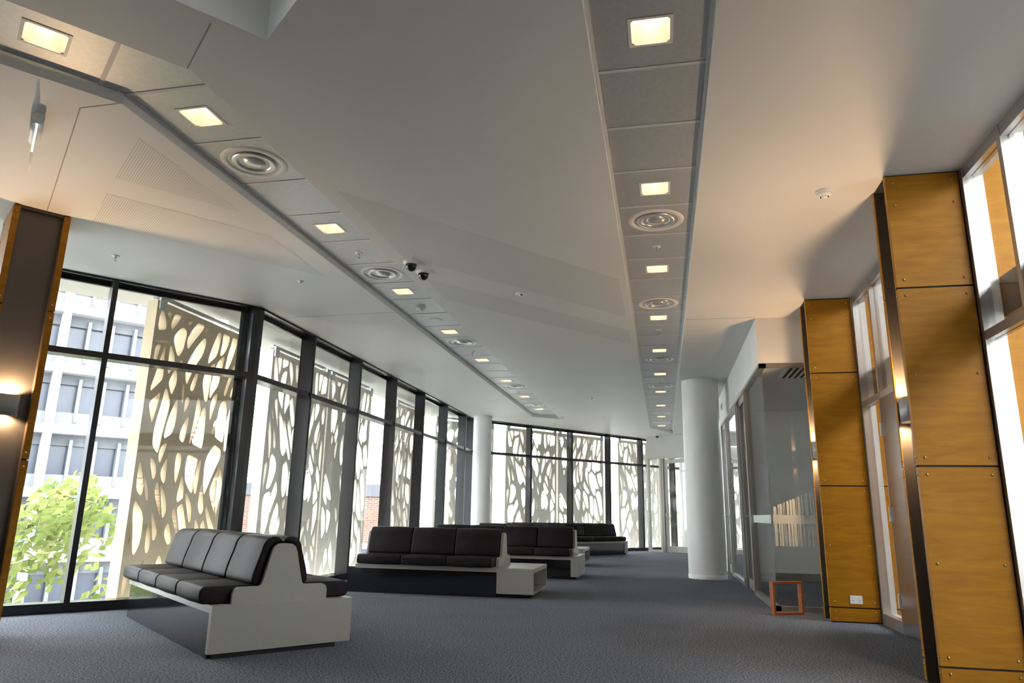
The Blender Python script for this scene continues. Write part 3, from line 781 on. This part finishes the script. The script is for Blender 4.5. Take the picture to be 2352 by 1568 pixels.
def sofa(loc, rz, n, end, label, left_box=0):
    root = tag(empty('bench_sofa', (*loc, 0), rz), label, 'sofa')
    xs = .06+left_box; xe = xs+SW*n
    L = xe+(.06 if end == 'panel' else .475)
    if end == 'wide': L = xe+.12
    root['len'] = L
    MB().box(xs-.01 if left_box else .03, L-.07 if end != 'table' else xe+.04, -.45, .44, 0, .28).build('plinth', 'blackgloss', root)
    MB().box(xs-.03, L, -.465, .53, .28, .33).build('bench_top', 'laminate', root)
    if left_box:
        MB().box(0, xs-.01, -.45, .44, 0, .292).build('side_box', 'blackgloss', root)
    if end in ('panel', 'wide'):
        t = .05 if end == 'panel' else .115
        MB().box(L-t, L, -.465, .53, .035, .281).build('end_panel', 'laminate', root)
        MB().box(L-.071, L-.03, -.43, .43, 0, .035).build('toe_base', 'blackbase', root)
    else:
        x0 = xe+.04
        m = MB(); m.box(x0, L, -.465, -.43, .045, .28); m.box(x0, L, .495, .53, .045, .28); m.box(x0, L, -.43, .495, .045, .08); m.box(x0, x0+.03, -.43, .495, .08, .28)
        m.build('table_box', 'laminate', root)
        MB().box(xe+.04, L-.12, -.40, .40, 0, .045).build('toe_base', 'blackbase', root)
    MB().xprism(BELL, xe+.002, xe+.034).build('end_support', 'laminate', root)
    MB().xprism(BELL, xs-.034, xs-.002).build('end_support', 'laminate', root)
    MB().xprism([(y*.8, z) for y, z in BELL[6:15]]+[(.09, .335), (-.09, .335)], xs, xe).build('back_core', 'blackbase', root)
    sf = cushion(rprof(-.535, -.150, .333, .444, .036), .006, SW-.006).mesh('seat_cushion', 'leather')
    sb = cushion(rprof(.150, .525, .333, .444, .036), .006, SW-.006).mesh('seat_cushion', 'leather')
    bf = cushion(resample(BACKP), .006, SW-.006).mesh('back_cushion', 'leather')
    bb = cushion(resample([(-y, z) for y, z in BACKP]), .006, SW-.006).mesh('back_cushion', 'leather')
    for k in range(n):
        for me, nm in ((sf, 'seat_cushion'), (sb, 'seat_cushion'), (bf, 'back_cushion'), (bb, 'back_cushion')):
            inst(me, nm, root, (xs+SW*k, 0, 0))
    return root
e1 = OUT; e2 = U
endc = Vector((-2.875, 4.40))+e2*.45
L1 = .06+4*SW+.06
sofa(tuple(endc+e1*L1), math.atan2(-e1.y, -e1.x), 4, 'panel', 'four seat dark leather bench sofa with white end panel beside the street window')
sofa((-3.80, 8.95), 0, 3, 'table', 'three seat dark leather bench sofa with open side table nearest the white end panel sofa', left_box=.07)
sofa((-3.74, 11.73), 0, 4, 'wide', 'four seat dark leather bench sofa with solid white end between the two table sofas')
sofa((-3.80, 14.51), 0, 3, 'table', 'three seat dark leather bench sofa with open side table beside the slim column', left_box=.07)
e5 = Vector((-.94, 19.10)); L5 = .06+6*SW+.12
c5 = e5+OUT3*.45-D3*L5
sofa(tuple(c5), aF, 6, 'wide', 'long dark leather bench sofa set along the far end windows')

# red-brown frame leaning at the glass corner
fr = tag(empty('floor_frame', (1.045, 8.01, 0), math.atan2(.16, .32)), 'small red-brown open frame standing on the carpet by the glass corner', 'frame')
MB().box(0, .35, -.03, .03, 0, .022).build('bottom_rail', 'redframe', fr)
MB().box(0, .022, -.03, .03, .022, .30).build('side_post', 'redframe', fr)
MB().box(.328, .35, -.03, .03, .022, .30).build('side_post', 'redframe', fr)
MB().box(0, .35, -.03, .03, .30, .322).build('top_rail', 'redframe', fr)

# ================================================================== CEILING FITTINGS
# square recessed downlight: origin at the tile underside, opening +-.098
def make_downlight():
    root = empty('downlight')
    t = MB(); a, b = .109, .094
    for sx in (-1, 1):
        t.box(min(sx*a, sx*b), max(sx*a, sx*b), -a, a, -.004, .004); t.box(-b, b, min(sx*a, sx*b), max(sx*a, sx*b), -.004, .004)
    t.build('trim_frame', 'trimwhite', root)
    m = MB(); n = 32; rings = []
    for q, (kk, z) in enumerate(((0, .0), (.12, .03), (.45, .07), (1, .11))):
        ring = []
        for k in range(n):
            th = 2*math.pi*(k+.5)/n; c, s = math.cos(th), math.sin(th); sq = b/max(abs(c), abs(s)); ci = .052
            r = sq*(1-kk)+ci*kk
            ring.append((c*r, s*r, z))
        rings.append(ring)
    vs = [v for r_ in rings for v in r_]
    fs = [(i*n+k, (i+1)*n+k, (i+1)*n+(k+1) % n, i*n+(k+1) % n) for i in range(3) for k in range(n)]
    m.add(vs, fs, True); m.build('reflector', 'reflector', root)
    MB().lathe([(.0001, .108), (.053, .1085), (.053, .114), (.0001, .115)], 20).build('lamp', 'lampwarm', root)
    return root
def make_diffuser():
    root = empty('air_diffuser')
    MB().lathe([(.222, 0), (.215, -.006), (.195, -.010), (.180, -.006), (.172, .004)], 40).build('flange', 'trimwhite', root)
    MB().lathe([(.172, .004), (.15, .02), (.001, .02)], 40).build('throat', 'throat', root)
    MB().lathe([(.150, -.004), (.146, -.010), (.120, -.012), (.095, .004), (.098, .010), (.125, .0), (.150, -.004)], 40).build('cone_ring', 'vane', root)
    MB().lathe([(.080, .004), (.076, -.004), (.05, -.016), (.02, -.022), (.0001, -.023)], 32).build('centre_cone', 'vane', root)
    return root
def make_sprinkler():
    root = empty('sprinkler')
    MB().lathe([(.036, 0), (.034, -.004), (.018, -.009), (.012, -.009)], 20).build('rosette', 'plastic', root)
    m = MB(); m.tube([(0, 0, -.006), (0, 0, -.022)], .006, 8)
    m.tube([(-.009, 0, -.02), (-.012, 0, -.034), (0, 0, -.05)], .002, 6); m.tube([(.009, 0, -.02), (.012, 0, -.034), (0, 0, -.05)], .002, 6)
    m.build('head', 'galv', root)
    MB().lathe([(.0001, -.048), (.014, -.050), (.015, -.052), (.0001, -.054)], 14).build('deflector', 'galv', root)
    return root
def make_smoke():
    root = empty('smoke_detector')
    MB().lathe([(.056, 0), (.056, -.014), (.050, -.020)], 28).build('base', 'plastic', root)
    MB().lathe([(.048, -.02), (.046, -.032), (.034, -.044), (.030, -.045)], 28).build('housing', 'plastic', root)
    MB().lathe([(.030, -.045), (.028, -.039), (.022, -.039)], 24).build('vent_slot', 'blackgap', root)
    MB().lathe([(.022, -.041), (.021, -.050), (.0001, -.052)], 24).build('cap', 'plastic', root)
    return root
def make_speaker():
    root = empty('ceiling_speaker')
    MB().lathe([(.085, 0), (.083, -.005), (.072, -.006)], 28).build('rim', 'trimwhite', root)
    MB().lathe([(.072, -.005), (.04, -.007), (.0001, -.0075)], 28).build('grille', 'tile', root)
    return root
def place(proto, used, loc, label, cat, group, rz=0):
    o = proto if not used[0] else copy_tree(proto)
    used[0] = True
    o.location = loc; o.rotation_euler = (0, 0, rz); tag(o, label, cat, group); return o
dl, df, sp_, sm_, spk = make_downlight(), make_diffuser(), make_sprinkler(), make_smoke(), make_speaker()
ud, uf, us, um, uk = [False], [False], [False], [False], [False]
for name, xc, y0, ks in (('B', .01, YB0, kB), ('A', -2.685, YA0, kA)):
    grp = 'in the straight ceiling trough' if name == 'B' else 'in the kinked ceiling trough'
    for k, kd in enumerate(ks):
        loc = (xc, y0+MOD*k, TZ)
        # count from the far tip of the straight trough, from the kink of the other one
        i = ks[k+1:].count(kd) if name == 'B' else ks[:k].count(kd)
        wh = '%s from the far door end of the straight ceiling trough' % ORD[i] if name == 'B' else '%s from the bend in the kinked ceiling trough' % ORD[i]
        if kd == 'L': place(dl, ud, loc, 'square warm downlight, '+wh, 'downlight', 'downlights '+grp)
        if kd == 'D': place(df, uf, loc, 'round ringed air diffuser, '+wh, 'air diffuser', 'air diffusers '+grp)
        if kd == 'S': place(sp_, us, loc, 'small sprinkler head, '+wh, 'sprinkler', 'sprinklers '+grp)
        if kd == 'M': place(sm_, um, loc, 'beige smoke detector on a tile of the kinked ceiling trough', 'smoke detector', None)
        if kd == 'P': place(spk, uk, loc, 'flat round speaker, '+wh, 'speaker', 'speakers in the kinked trough')
for q, c in enumerate(A2lights):
    place(dl, ud, (c.x, c.y, TZ), 'square warm downlight past the bend of the ceiling trough, %s from the blank corner tile' % ORD[q], 'downlight', 'downlights past the kink', ka)
for k in (3, 6, 9): place(dl, ud, (.01, YB0-MOD*k, TZ), 'square warm downlight, %s from the far door end of the straight ceiling trough' % ORD[9+k//3], 'downlight', 'downlights in the straight ceiling trough')
place(sm_, um, (1.18, 4.98, HC), 'white smoke detector on the plain ceiling near the plywood piers', 'smoke detector', None)
place(sm_, um, (-2.30, 16.62, HC), 'white smoke detector at the pointed end of the kinked trough', 'smoke detector', None)
place(sp_, us, (-4.89, 5.32, HC), 'small sprinkler head on the ceiling near the street window', 'sprinkler', None)
place(sp_, us, (-2.64, 17.79, HC), 'small sprinkler head on the ceiling above the far sofa', 'sprinkler', None)
# small flush discs
def disc(loc, r, label, eye):
    o = tag(empty('emergency_light', loc), label, 'emergency light')
    MB().lathe([(r, 0), (r*.97, -.004), (r*.8, -.008), (r*.35, -.009)], 28).build('rim', 'plastic', o)
    MB().lathe([(r*.35, -.008), (r*.3, -.016), (.0001, -.019)], 20).build('lens', eye, o)
disc((-1.40, 7.02, HC), .062, 'flush round emergency light on the ceiling between the troughs beside perforations', 'chrome')
disc((-3.53, 6.27, HC), .035, 'tiny flush round light on the ceiling before the window corner', 'chrome')
disc((-1.32, 13.91, HC), .055, 'flush round emergency light above the middle sofas', 'chrome')
disc((-1.32, 16.89, HC), .06, 'flush round emergency light above the far sofa', 'chrome')
# dome cameras
def dome(loc, s, label):
    o = tag(empty('dome_camera', loc), label, 'camera'); o.scale = (s, s, s)
    MB().lathe([(.078, 0), (.078, -.006), (.070, -.016), (.052, -.020)], 32).build('mount_ring', 'plastic', o)
    MB().lathe([(.052, -.016), (.052, -.034), (.047, -.056), (.034, -.074), (.016, -.083), (.0001, -.085)], 32).build('dome', 'smokeglass', o)
    MB().lathe([(.053, -.020), (.0545, -.024), (.053, -.028)], 32).build('collar', 'blackgap', o)
dome((-2.23, 5.93, HC), .98, 'black dome camera nearer the trough kink of the pair on the ceiling')
dome((-2.20, 6.20, HC), .96, 'black dome camera of the pair next to the emergency light side')
dome((-.12, 20.75, HC), .85, 'small black dome camera above the far glass door')
# edge-lit blade sign under a tubular housing
ex = Vector((-3.52, 3.09)); ed = Vector((-.30, .27)).normalized(); ea = math.atan2(ed.y, ed.x)
es = tag(empty('blade_sign', (ex.x, ex.y, HC), ea), 'edge-lit acrylic blade sign under a tubular ceiling housing', 'sign')
MB().tube([(0, 0, -.045), (.34, 0, -.045)], .034, 20).build('housing', 'plastic', es)
MB().box(.04, .08, -.015, .015, -.02, 0).build('mount', 'plastic', es); MB().box(.26, .30, -.015, .015, -.02, 0).build('mount', 'plastic', es)
MB().lathe([(.0001, 0), (.006, 0)], 8).build('screw', 'galv', es, (-.001, 0, -.045))
MB().box(.02, .33, -.005, .005, -.26, -.07).build('blade', 'acrylic', es)
MB().box(.014, .02, -.005, .005, -.26, -.075).build('lit_edge', 'lampwhite', es)
# air grille in the meeting room ceiling
ag = tag(empty('air_grille', (1.62, 8.95, ZB+.06)), 'white slotted air grille in the meeting room ceiling', 'air grille')
MB().box(-.16, .16, -.35, .35, -.02, 0).build('frame', 'trimwhite', ag)
for i in range(4): MB().box(-.12+.07*i, -.09+.07*i, -.31, .31, -.024, -.02).build('slot', 'blackgap', ag)
# wall button on the bulkhead
wbn = tag(empty('wall_sensor', (1.11, 13.45, 2.93)), 'small grey sensor box on the white bulkhead', 'sensor')
MB().box(-.02, 0, -.04, .04, -.06, .06).build('case', 'tilebar', wbn)
MB().box(-.024, -.02, -.02, .02, -.03, .03).build('window', 'blackgap', wbn)

# ================================================================== OUTSIDE
# office block across the street, parallel to the angled window
DB = 48
ob = tag(empty('office_building', (OUT.x*DB, OUT.y*DB, 0), math.atan2(U.y, U.x)), 'pale concrete office block with ribbon windows across the street', 'building')
BX_0, BX_1 = -14.6, 13.5
zb = [-9.0, -5.4, -1.8, 1.7, 5.25, 8.75, 12.3, 15.9]
MB().box(BX_0, BX_1, .9, 12, -12, 17).build('wall', 'bgrey', ob)
for z in zb: MB().box(BX_0-.2, BX_1+.2, -.35, 1, z-.27, z+.27).build('slab_band', 'bwhite', ob)
mull = MB().box(-.09, .09, .25, .9, 0, 2.55).mesh('window_fin', 'bsill')
for z in zb[:-1]:
    MB().box(BX_0, BX_1, .35, .9, z+.27, z+1.0).build('sill_panel', 'bsill', ob)
    MB().box(BX_0, BX_1, .55, .9, z+2.65, z+3.35).build('spandrel', 'bgrey', ob)
pane = MB().box(.06, 1.20, .80, .88, 0, 1.65).mesh('window', 'bglass')
xk = []
x = BX_0+.3
while x < BX_1-1.2: xk.append(x); x += 1.26
x0k = 6.40-1.26*round((6.40-BX_0)/1.26-.4)
for i in range(int((BX_1-x0k)/1.26)):
    x = x0k+1.26*i
    for z in zb[1:-1]:
        if -6 < x < 16:
            inst(pane, 'window', ob, (x, 0, z+1.0)); inst(mull, 'window_fin', ob, (x, 0, z+.45))
for i in range(-3, 2):
    MB().box(5.1+6.3*i-.19, 5.1+6.3*i+.19, -.55, 1, -12, 17).build('pilaster', 'bwhite', ob)
# tree in front of it
rt_ = random.Random(8)
tp = U*.9+OUT*17
tree = tag(empty('street_tree', (tp.x, tp.y, -9)), 'leafy pale green street tree outside the angled window', 'tree')
MB().tube([(0, 0, 0), (.1, .05, 2.5), (0, .1, 5), (.15, 0, 7)], [.28, .22, .16, .08], 10).build('trunk', 'bark', tree)
cl = []
for k in range(58):
    a = rt_.uniform(0, 6.283); r = 3.1*math.sqrt(rt_.random()); z = 7.6+rt_.uniform(-5.2, 2.55)*(1-.28*(r/3.1)**2)
    cl.append((r*math.cos(a), r*math.sin(a), z, rt_.uniform(.55, 1.0)))
for k in range(10):
    c = cl[k*3]
    MB().tube([(.05, .05, 4.2+.2*k % 2), (c[0]*.5, c[1]*.5, (5+c[2])/2), c[:3]], [.08, .05, .015], 6).build('branch', 'bark', tree)
lv = []; lf = []
for c in cl:
    for q in range(330):
        d = Vector((rt_.gauss(0, 1), rt_.gauss(0, 1), rt_.gauss(0, 1))).normalized()*c[3]*(rt_.random()**.4)
        p = Vector(c[:3])+d; n = Vector((rt_.gauss(0, 1), rt_.gauss(0, 1), rt_.gauss(0, 1))).normalized(); t = n.orthogonal().normalized(); b = n.cross(t); s = rt_.uniform(.07, .13)
        o = len(lv); lv += [tuple(p-t*s), tuple(p+b*s*.6), tuple(p+t*s), tuple(p-b*s*.6)]; lf.append((o, o+1, o+2, o+3))
fm = MB(); fm.add(lv, lf); fo_ = fm.build('foliage', 'leaf', tree); fo_['kind'] = 'stuff'
# brick building along the street past the screens
bk = tag(empty('brick_building', (-36.5, 56, 0), RAD(6)), 'red brick building with grey parapet beyond the long windows', 'building')
MB().box(-14, 14, 0, 10, -12, 2.2).build('wall', 'brick', bk)
MB().box(-14.1, 14.1, -.15, 10, 2.2, 3.2).build('parapet', 'bgrey', bk)
for z in (-1.6, -5): MB().box(-14, 14, -.08, 0, z-.45, z).build('stone_band', 'bwhite', bk)
for i in range(9):
    for z in (-4.1, -7.6):
        wn = MB().box(-12.6+3*i, -11.2+3*i, -.04, .05, z, z+2).build('window', 'bglass', bk)
        MB().box(-12.65+3*i, -11.15+3*i, -.1, .0, z-.12, z).build('sill', 'bwhite', wn)
wt = tag(empty('white_building', (-20, 78, 0), RAD(-10)), 'white rendered building at the end of the street', 'building')
MB().box(-6, 7, 0, 10, -12, 2.2).build('wall', 'bwhite', wt)
MB().box(-6.1, 7.1, -.2, 10, 2.2, 2.5).build('parapet', 'bsill', wt)
for i in range(4): MB().box(-5+3*i, -3.6+3*i, -.05, .05, -2.2, -.4).build('window', 'bglass', wt)
gr = MB().box(-110, 110, -40, 160, -12.2, -12).build('ground', 'ground'); tag(gr, kind='structure')
